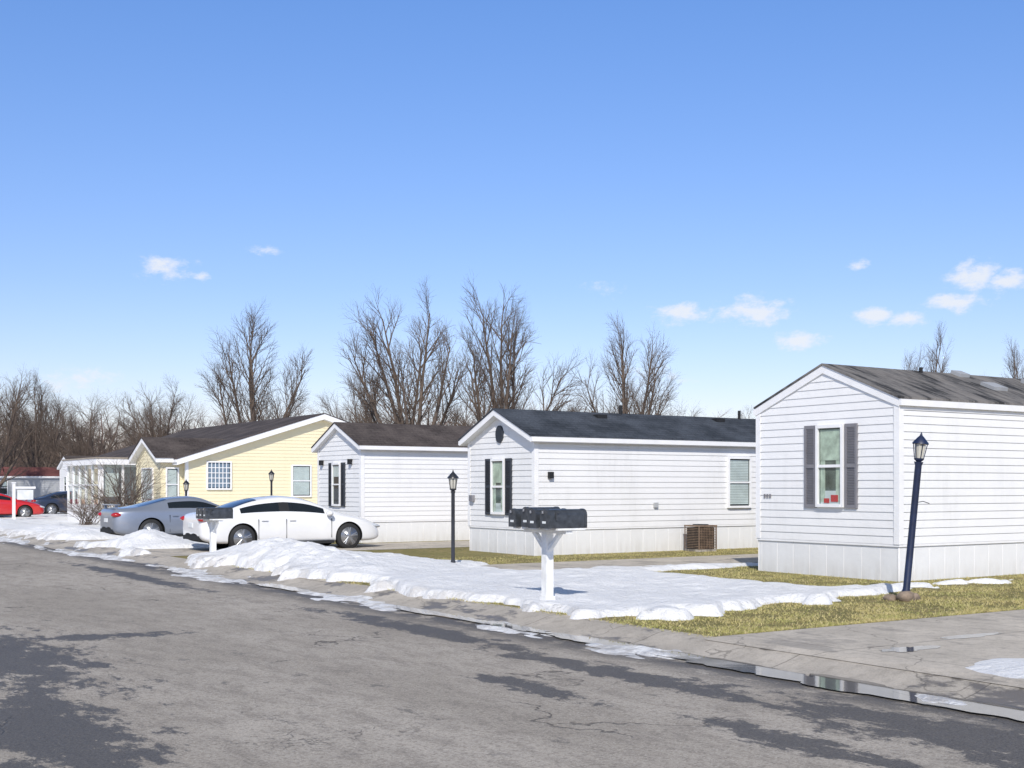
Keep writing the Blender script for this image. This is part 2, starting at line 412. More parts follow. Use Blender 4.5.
# ------------------------------------------------------------------ houses
class Wall:
    def __init__(s,O,U,N): s.O=Vector((*O,0)); s.U=Vector((*U,0)); s.N=Vector((*N,0))
    def p(s,u,z,n): return s.O+s.U*u+s.N*n+Vector((0,0,z))
    def box(s,mb,u0,u1,z0,z1,n0,n1,mat): mb.frame(s.p(u0,z0,n0),s.U*(u1-u0),Vector((0,0,z1-z0)),s.N*(n1-n0),mat)
def lap(mb,w,W,z0,ze,zp,mat,c=.135):
    def ext(z):
        if zp is None or z<=ze: return 0,W
        t=min(1,(z-ze)/(zp-ze)); return W/2*t,W-W/2*t
    top=zp if zp else ze; z=z0
    while z<top-.005:
        zt=min(z+c,top)
        cuts=[z,zt] if not(z<ze<zt) else [z,ze,zt]
        for a,b in zip(cuts,cuts[1:]):
            oa=.014*(1-(a-z)/c)+.002; ob=.014*(1-(b-z)/c)+.002
            l0,r0=ext(a+1e-4); l1,r1=ext(b-1e-4)
            mb.quad(w.p(l0,a,oa),w.p(r0,a,oa),w.p(r1,b,ob),w.p(l1,b,ob),mat)
        l,r=ext(z+1e-4); mb.quad(w.p(l,z,.001),w.p(r,z,.001),w.p(r,z,.016),w.p(l,z,.016),mat)
        z+=c
def skirt(mb,w,W,z0,z1,mat):
    s=.40; u=0; n=-.02
    while u<W-.001:
        pts=[(u,n),(u+.006,n+.007),(u+s-.006,n+.007),(u+s,n)]
        for (a,na),(b,nb) in zip(pts,pts[1:]):
            a2=min(a,W);b2=min(b,W)
            if b2>a2: mb.quad(w.p(a2,z0,na),w.p(b2,z0,nb),w.p(b2,z1,nb),w.p(a2,z1,na),mat)
        u+=s
def prism(mb,ridge,a0,a1,b0,bm,b1,zE,zM,dz0,dz1,mt,me):
    def P(a,b,z): return (a,b,z) if ridge=='X' else (b,a,z)
    vs=[]
    for a in (a0,a1):
        for dz in (dz0,dz1):
            for b,z in((b0,zE),(bm,zM),(b1,zE)): vs.append(P(a,b,z+dz))
    top=[(3,4,10,9),(4,5,11,10)]; oth=[(0,1,7,6),(1,2,8,7),(0,3,4,1),(1,4,5,2),(6,7,10,9),(7,8,11,10),(0,6,9,3),(2,5,11,8)]
    mb.add(vs,top,mt); mb.add(vs,oth,me)
def house(name,x0,x1,y0,y1,ze,zp,ridge,sid,shg,oh=.15,og=.15,sk=.62,skm=SKIRT,course=.135,trimw=.09,fas=.14):
    H=empty(name)
    walls={'W':(Wall((x0,y0),(0,1),(-1,0)),y1-y0,ridge=='X'),'E':(Wall((x1,y0),(0,1),(1,0)),y1-y0,ridge=='X'),
           'S':(Wall((x0,y0),(1,0),(0,-1)),x1-x0,ridge=='Y'),'N':(Wall((x0,y1),(1,0),(0,1)),x1-x0,ridge=='Y')}
    z0=GZ+sk
    m=MB(); k=MB(); t=MB()
    m.box(x0+.04,x1-.04,y0+.04,y1-.04,z0-.02,ze-.05,sid)
    for key,(w,W,gab) in walls.items():
        lap(m,w,W,z0,ze,zp if gab else None,sid,course)
        skirt(k,w,W,GZ-.02,z0-.01,skm)
        w.box(t,-.01,W+.01,z0-.04,z0-.002,-.02,.012,TRIM)
        for u in (0,W-trimw): w.box(t,u-(.024 if u==0 else 0),u+trimw+(.024 if u else 0),z0,ze+.03,.016,.026 if key in'WE' else .0235,TRIM)
        if not gab: w.box(t,0,W,ze-.14,ze-.02,.018,.022,TRIM)
    m.build('siding_walls',H); k.build('skirting',H)
    r=MB()
    if ridge=='X': a0,a1,b0,b1=x0,x1,y0,y1
    else: a0,a1,b0,b1=y0,y1,x0,x1
    bm=(b0+b1)/2; sl=(zp-ze)/(bm-b0)
    prism(r,ridge,a0-og,a1+og,b0-oh,bm,b1+oh,ze-sl*oh,zp,-fas+.06,.06,TRIM,TRIM)
    prism(r,ridge,a0-og-.02,a1+og+.02,b0-oh-.02,bm,b1+oh+.02,ze-sl*(oh+.02),zp,.063,.095,shg,shg)
    for b,sg in((b0-oh,-1),(b1+oh,1)):
        z=ze-sl*oh
        A=(a0-og,a1+og)
        bb=(b-.05,b-.004) if sg<0 else (b+.004,b+.05)
        if ridge=='X': t.box(A[0],A[1],bb[0],bb[1],z-.06,z+.045,TRIM)
        else: t.box(bb[0],bb[1],A[0],A[1],z-.06,z+.045,TRIM)
    r.build('roof',H); t.build('trim',H)
    return H,walls,(bm,sl)
def window(H,w,u,z0,z1,W,shut=None,style='hung',shw=.36,inner=CURT,red=False,nm='window'):
    m=MB(); a,b=u-W/2,u+W/2
    w.box(m,a,b,z0,z1,.019,.023,ROOM if style=='hung' else DARK)
    if style=='hung':
        zc=(z0+z1)/2
        w.box(m,a+.03,a+W*.26,z0+.03,z1-.04,.026,.032,inner); w.box(m,b-W*.26,b-.03,z0+.03,z1-.04,.026,.032,inner)
        w.box(m,a+.03,b-.03,zc+(z1-zc)*.15,z1-.03,.034,.038,inner)
        w.box(m,a+.03,b-.03,z0,z0+(zc-z0)*.35,.026,.03,BLIND)
        w.box(m,a,b,zc-.025,zc+.025,.04,.065,TRIM)
    elif style=='blind':
        z=z0+.04
        while z<z1-.04: w.box(m,a+.03,b-.03,z,z+.036,.026,.034,BLIND); z+=.042
        w.box(m,a,b,(z0+z1)/2-.02,(z0+z1)/2+.02,.04,.065,TRIM)
    elif style=='grid':
        w.box(m,a+.03,b-.03,z0+.03,z1-.03,.026,.032,BLOCK)
        for i in range(1,6): w.box(m,a+W*i/6-.014,a+W*i/6+.014,z0,z1,.036,.056,TRIM)
        for i in range(1,5): zz=z0+(z1-z0)*i/5; w.box(m,a,b,zz-.014,zz+.014,.037,.058,TRIM)
    elif style=='dark':
        w.box(m,a,b,(z0+z1)/2-.02,(z0+z1)/2+.02,.04,.065,TRIM); w.box(m,a+.03,b-.03,z1-.35,z1-.03,.03,.036,BLIND)
    f=.055
    w.box(m,a-f,a,z0-f,z1+f,.0,.075,TRIM); w.box(m,b,b+f,z0-f,z1+f,.0,.075,TRIM)
    w.box(m,a,b,z0-f,z0,.0,.082,TRIM); w.box(m,a,b,z1,z1+f,.0,.082,TRIM)
    if style!='grid': m.quad(w.p(a,z0,.048),w.p(b,z0,.048),w.p(b,z1,.048),w.p(a,z1,.048),GLASS)
    if red: w.box(m,u-.18,u-.02,z0+.04,z0+.16,.036,.044,RED); w.box(m,u+.02,u+.14,z0+.02,z0+.10,.036,.044,RED)
    if shut:
        for s0 in (a-f-.02-shw,b+f+.02):
            w.box(m,s0,s0+shw,z0-.07,z1+.06,.0,.028,shut)
            for q in (s0,s0+shw-.045): w.box(m,q,q+.045,z0-.07,z1+.06,.028,.05,shut)
            for q in (z0-.07,(z0+z1)/2-.03,z1): w.box(m,s0+.045,s0+shw-.045,q,q+.06,.028,.048,shut)
            z=z0
            while z<z1-.02:
                m.frame(w.p(s0+.045,z,.029),w.U*(shw-.09),Vector((0,0,.03))+w.N*.014,w.N*.004,shut); z+=.045
    return m.build(nm,H)

# home A
HA,WA,(bm,sl)=house('mobile_home',16.7,33,13.75,17.05,3.13,3.80,'X',WHITE,SH_A,oh=.03,og=.04)
w=WA['W'][0]
window(HA,w,1.47,1.40,2.74,.52,SHUT_G,'hung',.27,red=True)
m=MB()
for i,u in enumerate((2.95,3.02,3.09)): w.box(m,u-.02,u+.02,1.5,1.57,.02,.03,SHUT_G)
m.build('house_number',HA)
m=MB()
def roofz(bm,sl,zp,y): return zp-sl*abs(y-bm)+.095
for (xx,yy,s) in ((20.2,14.45,.42),(22.0,14.85,.4),(20.2,15.2,.3)):
    z=roofz(bm,sl,3.80,yy); m.frame((xx,yy,z-.02),(s,0,0),(0,s*.7,sl*s*.7),(0,-.02,.08),VENT)
for xx in (19.2,24.5): m.tube([(xx,15.3,3.75),(xx,15.3,3.95)],[.035,.035],8,DARK)
m.build('roof_vent',HA)
# home B
HB,WB,(bm,sl)=house('mobile_home',16.0,32,23.5,26.4,2.86,3.48,'X',WHITE2,SH_B,oh=.14,og=.2)
w=WB['W'][0]
window(HB,w,1.50,1.10,2.32,.48,SHUT_D,'hung',.26)
m=MB(); c0=w.p(1.45,2.96,0)
ring=lambda r,n_: [c0+w.U*math.cos(i*math.pi/8)*r+Vector((0,0,math.sin(i*math.pi/8)*r*1.3))+w.N*n_ for i in range(16)]
a=ring(.16,.0);b2=ring(.16,.05); m.add(a+b2,[tuple(range(16,32))]+[(i,(i+1)%16,16+(i+1)%16,16+i) for i in range(16)],SHUT_D)
for k in range(5): w.box(m,1.45-.11,1.45+.11,2.85+k*.05,2.865+k*.05,.05,.06,SHUT_D)
m.build('gable_vent',HB)
window(HB,WB['S'][0],6.33,1.22,2.42,.70,None,'blind')
m=MB()
for xx,yy in ((18.6,24.55),(22.6,24.6),(24.9,24.4)):
    z=roofz(bm,sl,3.48,yy); m.box(xx,xx+.3,yy,yy+.2,z-.1,z+.1,DARK)
for xx in (19.6,23.7): m.tube([(xx,24.9,3.3),(xx,24.9,3.78)],[.04,.04],8,DARK)
m.build('roof_vent',HB)
m=MB(); WS=WB['S'][0]; WS.box(m,3.5,3.62,1.2,1.32,.018,.07,GREYS); WS.box(m,.35,.47,1.9,2.05,.018,.1,DARK)
w.box(m,2.6,2.75,1.35,1.5,.02,.1,SHUT_G); m.build('wall_fittings',HB)
# home C
HC,WC,(bm,sl)=house('mobile_home',15.6,30,31.6,34.5,2.88,3.50,'X',WHITE,SH_C)
w=WC['W'][0]
window(HC,w,1.55,1.2,2.35,.45,SHUT_D,'dark',.24)
m=MB(); w.box(m,.55,.67,2.35,2.5,.02,.12,DARK); w.box(m,2.5,2.62,2.35,2.5,.02,.12,DARK); m.build('wall_lamp',HC)
# home D (yellow)
HD,WD,(bm,sl)=house('yellow_ranch_house',15.6,26.9,46.7,63,2.84,4.62,'Y',YELLOW,SH_C,oh=.45,og=.3,skm=YELLOW,fas=.22)
w=WD['S'][0]
window(HD,w,1.3,1.65,2.65,.9,None,'grid')
window(HD,w,4.75,1.35,2.55,.75,None,'blind')
m=MB()
m.box(14.7,15.6,47.0,50.1,GZ,2.8,YELLOW)
w1=Wall((14.7,47.0),(0,1),(-1,0)); lap(m,w1,3.1,.5,2.8,3.55,YELLOW); w2=Wall((14.7,47.0),(1,0),(0,-1)); lap(m,w2,.9,.5,2.8,None,YELLOW)
m.build('bay_walls',HD); m=MB(); prism(m,'X',14.45,19.5,46.75,48.55,50.35,2.74,3.55,-.1,.075,TRIM,TRIM); prism(m,'X',14.42,19.5,46.72,48.55,50.38,2.725,3.55,.078,.11,SH_C,SH_C); m.build('bay_roof',HD)
window(HD,w1,1.5,1.2,2.4,1.3,None,'blind')
window(HD,w2,.45,1.2,2.4,.4,None,'blind')
m=MB() # glazed sun porch
m.box(13.65,15.6,51.8,57.0,GZ,.95,WHITE); m.box(13.5,15.65,51.6,57.2,2.62,2.86,TRIM); m.box(13.47,15.6,51.57,57.23,2.864,2.92,TAN)
m.box(15.2,15.6,51.9,56.9,.95,2.62,GREYS)
for k in range(6):
    yy=51.8+k*1.04-(.1 if k==5 else 0); m.box(13.65,13.75,yy,yy+.1,.95,2.62,TRIM)
for xx in (13.76,14.6,15.48): m.box(xx,xx+.09,51.8,51.9,.95,2.62,TRIM)
m.quad((13.69,51.9,.95),(13.69,56.9,.95),(13.69,56.9,2.62),(13.69,51.9,2.62),GLASS); m.quad((13.86,51.85,.95),(15.48,51.85,.95),(15.48,51.85,2.62),(13.86,51.85,2.62),GLASS)
m.box(13.9,14.5,51.95,51.97,1.3,2.62,BLIND); m.box(13.8,13.82,54,56.5,1.6,2.62,BLIND)
m.box(13.65,13.72,51.9,56.9,1.75,1.81,TRIM)
m.build('sun_porch',HD)
HE,WE,_=house('mobile_home',18.5,30,76,79,2.9,3.5,'X',WHITE,SH_C); window(HE,WE['W'][0],1.5,1.3,2.3,.6,None,'dark')
HF,WF,_=house('mobile_home',10.5,30,92,96.5,2.45,3.05,'X',GREYS,SH_M,skm=GREYS)
window(HF,WF['S'][0],3,1.2,2.1,.9,None,'blind'); window(HF,WF['S'][0],7,1.2,2.1,.9,None,'dark')
HG,WG,_=house('mobile_home',40,56,60,64,2.9,3.6,'X',WHITE2,SH_B)

# AC unit
A=empty('air_conditioner',(20.6,23.0,GZ)); A.scale=(.86,.86,.95); m=MB(); m.box(-.33,.33,-.3,.3,.0,.06,CURB); m.box(-.29,.29,-.26,.26,.06,.62,DARK)
for k in range(13):
    z=.09+k*.042
    m.box(-.33,.33,-.3,-.285,z,z+.014,RUST); m.box(-.33,-.315,-.28,.3,z,z+.014,RUST); m.box(.315,.33,-.28,.3,z,z+.014,RUST)
for k in range(11):
    x=-.31+k*.06; m.box(x,x+.010,-.312,-.302,.06,.64,RUST)
for sx in(-.34,.32):
    for sy in(-.31,.29): m.box(sx,sx+.02,sy,sy+.02,.06,.64,RUST)
m.box(-.345,.345,-.318,.32,.64,.68,RUST); m.tube([(0,0,.68),(0,0,.70)],[.24,.22],20,DARK); m.build('ac_body',A)

# ------------------------------------------------------------------ lamp posts
def lamp(x,y,hgt,tilt=(0,0),mat=BLACKP,z=GZ,r=.038):
    e=empty('lamp_post',(x,y,z)); e.rotation_euler=(-tilt[1]/hgt,tilt[0]/hgt,0)
    m=MB(); hb=hgt-.42
    m.tube([(0,0,-.1),(0,0,.12),(0,0,.16),(0,0,hb-.05),(0,0,hb)],[r*1.25,r*1.25,r,r*.95,r*1.3],14,mat); m.build('post',e)
    m=MB(); m.tube([(0,0,hb),(0,0,hb+.03),(0,0,hb+.05)],[.03,.065,.07],12,mat)
    n=6
    for k in range(n):
        t=2*math.pi*k/n; m.tube([(.062*math.cos(t),.062*math.sin(t),hb+.05),(.095*math.cos(t),.095*math.sin(t),hb+.25)],[.008,.008],4,mat)
    m.tube([(0,0,hb+.25),(0,0,hb+.27),(0,0,hb+.34),(0,0,hb+.37),(0,0,hb+.42)],[.115,.11,.05,.02,.005],12,mat)
    m.build('lantern_frame',e)
    m=MB(); m.tube([(0,0,hb+.05),(0,0,hb+.25)],[.055,.085],6,LAMPG,smooth=False); m.build('lantern_glass',e); return e
lamp(14.1,11.5,2.36,(.19,-.125),NAVY,r=.05)
m=MB(); m.ell((14.02,11.42,GZ+.03),(.15,.13,.10),ROCK,jit=.7); m.ell((14.27,11.5,GZ+.02),(.13,.10,.07),ROCK,jit=.7); m.ell((13.9,11.6,GZ+.02),(.1,.09,.06),ROCK,jit=.7); m.build('rocks')
m=MB(); m.tube([(14.22,11.42,1.48),(14.3,11.36,1.50),(14.36,11.3,1.47)],[.006,.006,.006],5,BLACKP); m.build('lamp_wire')
lamp(12.3,20.9,1.92); lamp(16.75,41.0,2.2); lamp(13.7,41.0,1.85)

# ------------------------------------------------------------------ mailboxes
def mailboxes(x,y,z,n,pz=1.0):
    e=empty('mailbox_cluster',(x,y,z)); m=MB(); rg=random.Random(n)
    m.box(-.058,.058,-.058,.058,-.05,pz,WOODW); m.box(-.075,.075,-.075,.075,-.05,.12,WOODW)
    m.box(-.05,.05,-.50,.50,pz,pz+.05,WOODW); m.box(-.2,.24,-.53,.53,pz+.05,pz+.075,WOODW)
    for s in(-1,1): m.frame((-.03,0,pz-.30),(.06,0,0),(0,.0,.07),(0,s*.34,.31),WOODW)
    m.build('stand',e)
    m=MB(); f=MB()
    for k in range(n):
        cy=(k-(n-1)/2)*.275; wd=.083; z0=pz+.078+rg.uniform(0,.006); L0=-.28+rg.uniform(-.05,.05); L1=L0+(.60 if k==0 else .50); hw=.165+rg.uniform(-.01,.03)
        prof=[(cy-wd,z0),(cy-wd,z0+hw)]+[(cy-wd*math.cos(t*math.pi/8),z0+hw+wd*.9*math.sin(t*math.pi/8)) for t in range(1,8)]+[(cy+wd,z0+hw),(cy+wd,z0)]
        N=len(prof); vs=[(L0,a,b) for a,b in prof]+[(L1,a,b) for a,b in prof]
        m.add(vs,[(i,i+1,N+i+1,N+i) for i in range(N-1)],MBP,True); m.add(vs,[tuple(range(N))[::-1],tuple(range(N,2*N)),(0,N,2*N-1,N-1)],MBP)
        for q0,q1 in((L0-.02,L0+.03),(L1-.03,L1+.01)):
            pr=[(cy+(a-cy)*1.07,z0-.004+(b-z0)*1.04) for a,b in prof]
            vs=[(q0,a,b) for a,b in pr]+[(q1,a,b) for a,b in pr]
            m.add(vs,[(i,i+1,N+i+1,N+i) for i in range(N-1)]+[tuple(range(N))[::-1],tuple(range(N,2*N))],MBP)
        f.box(L0-.045,L0-.02,cy-.018,cy+.018,z0+hw+.02,z0+hw+.055,CHROME)
        f.box(L0-.024,L0-.0215,cy-.04,cy+.04,z0+.06,z0+.09,BLIND)
        f.box(L0+.1,L0+.12,cy-wd-.016,cy-wd-.006,z0+.10,z0+.19,MBP); f.box(L0+.1,L0+.15,cy-wd-.016,cy-wd-.006,z0+.191,z0+.215,RED if k else MBP)
    m.build('boxes',e); f.build('latches',e)
    return e
mailboxes(9.5,13.65,GZ,4,.965)
mailboxes(9.6,26.9,GZ,3,.80)

e=empty('yard_sign',(12,60,GZ)); m=MB(); m.box(-.06,.06,-.06,.06,-.05,1.75,TRIM); m.box(.06,.95,-.04,.04,1.5,1.6,TRIM); m.box(-.09,.09,-.09,.09,1.75,1.8,TRIM)
m.box(.15,.85,-.015,.015,1.0,1.45,BLIND); m.build('post_and_panel',e)

# ------------------------------------------------------------------ cars
SEDAN=dict(wh=(-1.40,1.45),r=.335,st=[
 (-2.42,.42,.74,.80,.62,.60,.52,.82),(-2.38,.30,.84,.92,.80,.76,.64,.95),(-2.15,.21,.89,.97,.90,.86,.72,1.0),(-1.8,.19,.90,.99,.92,.875,.72,1.035),
 (-1.45,.19,.90,1.13,.92,.875,.66,1.18),(-.95,.19,.895,1.29,.92,.875,.60,1.335),(-.32,.19,.89,1.35,.92,.875,.60,1.39),(-.22,.19,.89,1.35,.92,.875,.60,1.39),
 (.35,.19,.88,1.30,.92,.875,.60,1.35),(.80,.19,.87,1.12,.92,.875,.66,1.16),(1.25,.19,.86,.92,.92,.875,.74,.96),(1.8,.19,.77,.84,.91,.86,.70,.88),(2.2,.2,.66,.72,.86,.80,.62,.77),(2.38,.24,.52,.60,.74,.68,.52,.64),(2.43,.32,.46,.52,.60,.56,.45,.55)],
 side=((4,6),(7,9)),rear=(3,5),front=(8,10),pill=(6,))
COUPE=dict(wh=(-1.33,1.42),r=.345,st=[
 (-2.36,.42,.78,.86,.66,.62,.56,.88),(-2.32,.28,.88,.98,.82,.78,.68,1.0),(-2.0,.2,.92,1.0,.93,.88,.74,1.03),(-1.65,.19,.93,1.02,.94,.89,.72,1.06),
 (-1.2,.19,.93,1.13,.94,.88,.66,1.17),(-.75,.19,.92,1.25,.93,.87,.60,1.29),(-.62,.19,.92,1.27,.93,.87,.60,1.31),(-.1,.19,.91,1.31,.93,.87,.59,1.35),
 (.25,.19,.90,1.28,.93,.87,.60,1.32),(.65,.19,.89,1.1,.93,.87,.66,1.14),(1.05,.19,.88,.94,.93,.88,.76,.98),(1.7,.19,.83,.89,.93,.88,.74,.94),(2.15,.2,.76,.82,.90,.84,.70,.87),(2.33,.24,.66,.74,.82,.76,.62,.78),(2.37,.34,.56,.64,.72,.66,.55,.67)],
 side=((5,9),),rear=(3,5),front=(8,10),pill=())
def car(T,name,loc,rot,paint,spoiler=False):
    e=empty(name,loc,rot); st=T['st']; n=len(st); vs=[];fs=[];mt=[]
    for (x,zb,zs,zt,w,ws,wt,zc) in st:
        g0=(ws+(wt-ws)*.14,zs+(zt-zs)*.14); g1=(ws+(wt-ws)*.80,zs+(zt-zs)*.80)
        half=[(0,zb),(w*.9,zb),(w*.985,zb+.07),(w,(zb+zs)/2),(ws+.02,zs-.03),(g0[0],g0[1]),g1,(wt,zt),(wt*.55,zt+(zc-zt)*.75),(0,zc)]
        full=half+[(-a,b) for a,b in half[-2:0:-1]]
        vs+=[(x,a,b) for a,b in full]
    K=18
    def isin(j,rr): return rr[0]<=j<rr[1]
    for j in range(n-1):
        for k in range(K):
            k2=(k+1)%K; fs.append((j*K+k,j*K+k2,(j+1)*K+k2,(j+1)*K+k))
            mi=0; kk=k if k<9 else 17-k
            if kk==5 and any(isin(j,r) for r in T['side']): mi=1
            if kk==5 and j in T['pill']: mi=2
            if kk in(7,8) and (isin(j,T['rear']) or isin(j,T['front'])): mi=1
            if kk in (0,): mi=2
            mt.append(mi)
    fs.append(tuple(range(K))[::-1]); fs.append(tuple((n-1)*K+k for k in range(K))); mt+=[0,0]
    me=bpy.data.meshes.new('body'); me.from_pydata(vs,[],fs)
    for q in (paint,CARGLASS,DARK): me.materials.append(q)
    me.polygons.foreach_set('material_index',mt); me.update()
    bm_=bmesh.new(); bm_.from_mesh(me); bmesh.ops.recalc_face_normals(bm_,faces=bm_.faces); bm_.to_mesh(me); bm_.free()
    o=bpy.data.objects.new('body',me); SC.collection.objects.link(o)
    s=o.modifiers.new('s','SUBSURF'); s.levels=2; s.render_levels=2
    r=T['r']; cut=MB()
    for wx in T['wh']:
        for sy in(-1,1): cut.tube([(wx,sy*.66,r),(wx,sy*1.1,r)],[r*1.13,r*1.13],36,DARK)
    c=cut.build('cut'); b_=bmesh.new(); b_.from_mesh(c.data); bmesh.ops.remove_doubles(b_,verts=b_.verts,dist=1e-4); bmesh.ops.recalc_face_normals(b_,faces=b_.faces); b_.to_mesh(c.data); b_.free()
    bo=o.modifiers.new('b','BOOLEAN'); bo.operation='DIFFERENCE'; bo.object=c; bo.solver='EXACT'
    try: bo.material_mode='TRANSFER'
    except Exception: pass
    dg=bpy.context.evaluated_depsgraph_get(); dg.update()
    nm=bpy.data.meshes.new_from_object(o.evaluated_get(dg))
    bpy.data.objects.remove(o); bpy.data.objects.remove(c)
    o=bpy.data.objects.new('body',nm); SC.collection.objects.link(o); o.parent=e
    for p in nm.polygons: p.use_smooth=True
    try: nm.set_sharp_from_angle(angle=math.radians(50))
    except Exception: pass
    m=MB()
    for wx in T['wh']:
        for sy in(-1,1):
            y1=sy*.905; y0=sy*.68
            m.tube([(wx,y0,r),(wx,y0+sy*.02,r),(wx,y1-sy*.03,r),(wx,y1,r),(wx,y1+sy*.003,r)],[r*.9,r,r,r*.93,r*.70],32,TYRE,cap=False)
            m.tube([(wx,y1-sy*.05,r),(wx,y1-sy*.045,r)],[r*.7,r*.7],28,DARK)
            m.tube([(wx,y1-sy*.04,r),(wx,y1+sy*.006,r),(wx,y1+sy*.01,r),(wx,y1-sy*.03,r)],[r*.70,r*.71,r*.64,r*.62],28,ALLOY,cap=False)
            for k in range(5):
                t=2*math.pi*k/5+.3
                for dt in(-.13,.13):
                    d0=Vector((math.cos(t),0,math.sin(t))); d1=Vector((math.cos(t+dt),0,math.sin(t+dt)))
                    m.tube([Vector((wx,y1-sy*.012,r))+d0*.03,Vector((wx,y1-sy*.005,r))+d1*r*.67],[.03,.022],6,ALLOY)
            m.tube([(wx,y1-sy*.03,r),(wx,y1+sy*.008,r)],[.05,.045],12,ALLOY)
    m.build('wheels',e)
    m=MB()
    for sy in(-1,1):
        m.ell((st[1][0]+.09,sy*.69,.81),(.18,.17,.08),TAIL)
        m.ell((st[-3][0]+.02,sy*.66,.60),(.22,.15,.06),HEADL,rot=Matrix.Rotation(.15,3,'Y'))
        m.ell((T['st'][T['front'][1]][0]-.38,sy*.99,.93),(.09,.11,.07),paint)
        m.tube([(T['st'][T['front'][1]][0]-.38,sy*.86,.90),(T['st'][T['front'][1]][0]-.38,sy*.98,.91)],[.02,.02],6,DARK)
    m.box(st[0][0]-.012,st[0][0]+.05,-.16,.16,.60,.71,BLIND); m.box(st[0][0]+.0,st[0][0]+.12,-.6,.6,.30,.40,DARK)
    m.box(st[-1][0]-.1,st[-1][0]+.0,-.45,.45,.28,.44,DARK)
    for sy in(-1,1):
        xs=[T['wh'][1]-.5]+([ -.27] if T is SEDAN else [])+[-.80 if T is COUPE else -1.0]
        for xx in xs: m.box(xx,xx+.010,sy*.88 if sy>0 else -.921,.921 if sy>0 else -.88,.32,.80,DARK)
        for xx in xs[1:]: m.box(xx+.08,xx+.24,sy*.905 if sy>0 else -.935,.935 if sy>0 else -.905,.76,.785,paint)
        m.box(T['wh'][0]+.42,T['wh'][1]-.42,.86 if sy>0 else -.915,.915 if sy>0 else -.86,.17,.24,DARK)
    if spoiler:
        m.box(-2.3,-2.12,-.62,.62,1.08,1.11,paint)
        for sy in(-.55,.55): m.box(-2.26,-2.18,sy-.02,sy+.02,.98,1.08,paint)
    m.build('lights_and_trim',e); return e
PW=carpaint('paint_white',(.78,.78,.78)); PS=carpaint('paint_silver_blue',(.25,.28,.34),.4); PR=carpaint('paint_red',(.5,.015,.02)); PD=carpaint('paint_dark_blue',(.02,.03,.06))
car(SEDAN,'sedan_car',(12.55,29.95,GZ-.02),math.radians(-1),PW)
car(COUPE,'coupe_car',(12.05,36.0,GZ-.02),0,PS,True)
car(SEDAN,'sedan_car',(11.9,65,GZ),0,PR)
car(SEDAN,'sedan_car',(17.5,71.5,GZ),0,PD)

# ------------------------------------------------------------------ trees
BARK=simple('bark_grey_brown',(.13,.10,.08),.95,var=.35,vs=4,spec=.2)
BARK2=simple('bark_reddish',(.23,.16,.135),.95,var=.35,vs=2,spec=.2)
def tube_raw(V,F,pts,rad,n):
    o=len(V)
    for i,p in enumerate(pts):
        d=pts[min(i+1,len(pts)-1)]-pts[max(i-1,0)]
        a=d.cross(Vector((.3,.2,1)) if abs(d.z)<abs(d.x)+abs(d.y) else Vector((1,.2,0))).normalized(); b=d.cross(a).normalized()
        for k in range(n):
            t=6.2832*k/n; V.append(p+(a*math.cos(t)+b*math.sin(t))*rad[i])
    for i in range(len(pts)-1):
        for k in range(n):
            k2=(k+1)%n; F.append((o+i*n+k,o+i*n+k2,o+(i+1)*n+k2,o+(i+1)*n+k))
def grow(V,F,p,d,L,r,lv,rg,P):
    ns=P['seg'][lv]; pts=[p.copy()]; rd=[r]; dd=d.copy(); ds=[d.copy()]
    for i in range(ns):
        dd=(dd+Vector((rg.gauss(0,1),rg.gauss(0,1),rg.gauss(0,.7)))*P['wob'][lv]+Vector((0,0,P['up'][lv]))).normalized()
        pts.append(pts[-1]+dd*(L/ns)); rd.append(r*(1-(i+1)/ns*P['tap'][lv])); ds.append(dd.copy())
    tube_raw(V,F,pts,rd,P['sd'][lv])
    if lv>=P['max']: return
    nc=P['n'][lv]; nc=max(1,int(nc*rg.uniform(.85,1.2)))
    ph=rg.uniform(0,6.28)
    for k in range(nc):
        t=P['t0'][lv]+(1-P['t0'][lv])*((k+rg.random())/nc); t=min(t,.999)
        q=t*ns; i=int(q); fr=q-i; pos=pts[i].lerp(pts[i+1],fr); rr=rd[i]*(1-fr)+rd[i+1]*fr
        ax=ds[i+1]; tilt=0
        if lv==0:
            ph+=2.4; side=Vector((math.cos(ph),math.sin(ph),0)); tilt=1-(k+.5)/nc; an=math.radians(P['ang'][0][0]+(P['ang'][0][1]-P['ang'][0][0])*tilt+rg.uniform(-3,3))
        else:
            side=ax.cross(Vector((rg.gauss(0,1),rg.gauss(0,1),rg.gauss(0,1)))).normalized(); an=math.radians(rg.uniform(*P['ang'][lv]))
        cd=(ax*math.cos(an)+side*math.sin(an)).normalized()
        if cd.z<-.1 and lv<2: cd.z*=-.4
        cl=P['len'][lv+1]*(rg.uniform(.8,1.15)*(1.3-.85*t) if lv>0 else rg.uniform(.94,1.04)*(1-.28*tilt))
        grow(V,F,pos,cd,cl,min(rr*.8,P['rad'][lv+1]*rg.uniform(.8,1.2)),lv+1,rg,P)
MAPLE=dict(max=4,seg=[3,8,5,3,2],sd=[9,6,4,3,3],wob=[.03,.045,.07,.10,.13],up=[.0,.03,.05,.05,.02],tap=[.3,.85,.8,.7,.6],n=[9,12,8,5],t0=[.35,.2,.12,.1],
    ang=[(3,48),(22,40),(24,42),(22,45)],len=[2.6,10.2,3.7,1.5,.75],rad=[.38,.19,.052,.021,.012])
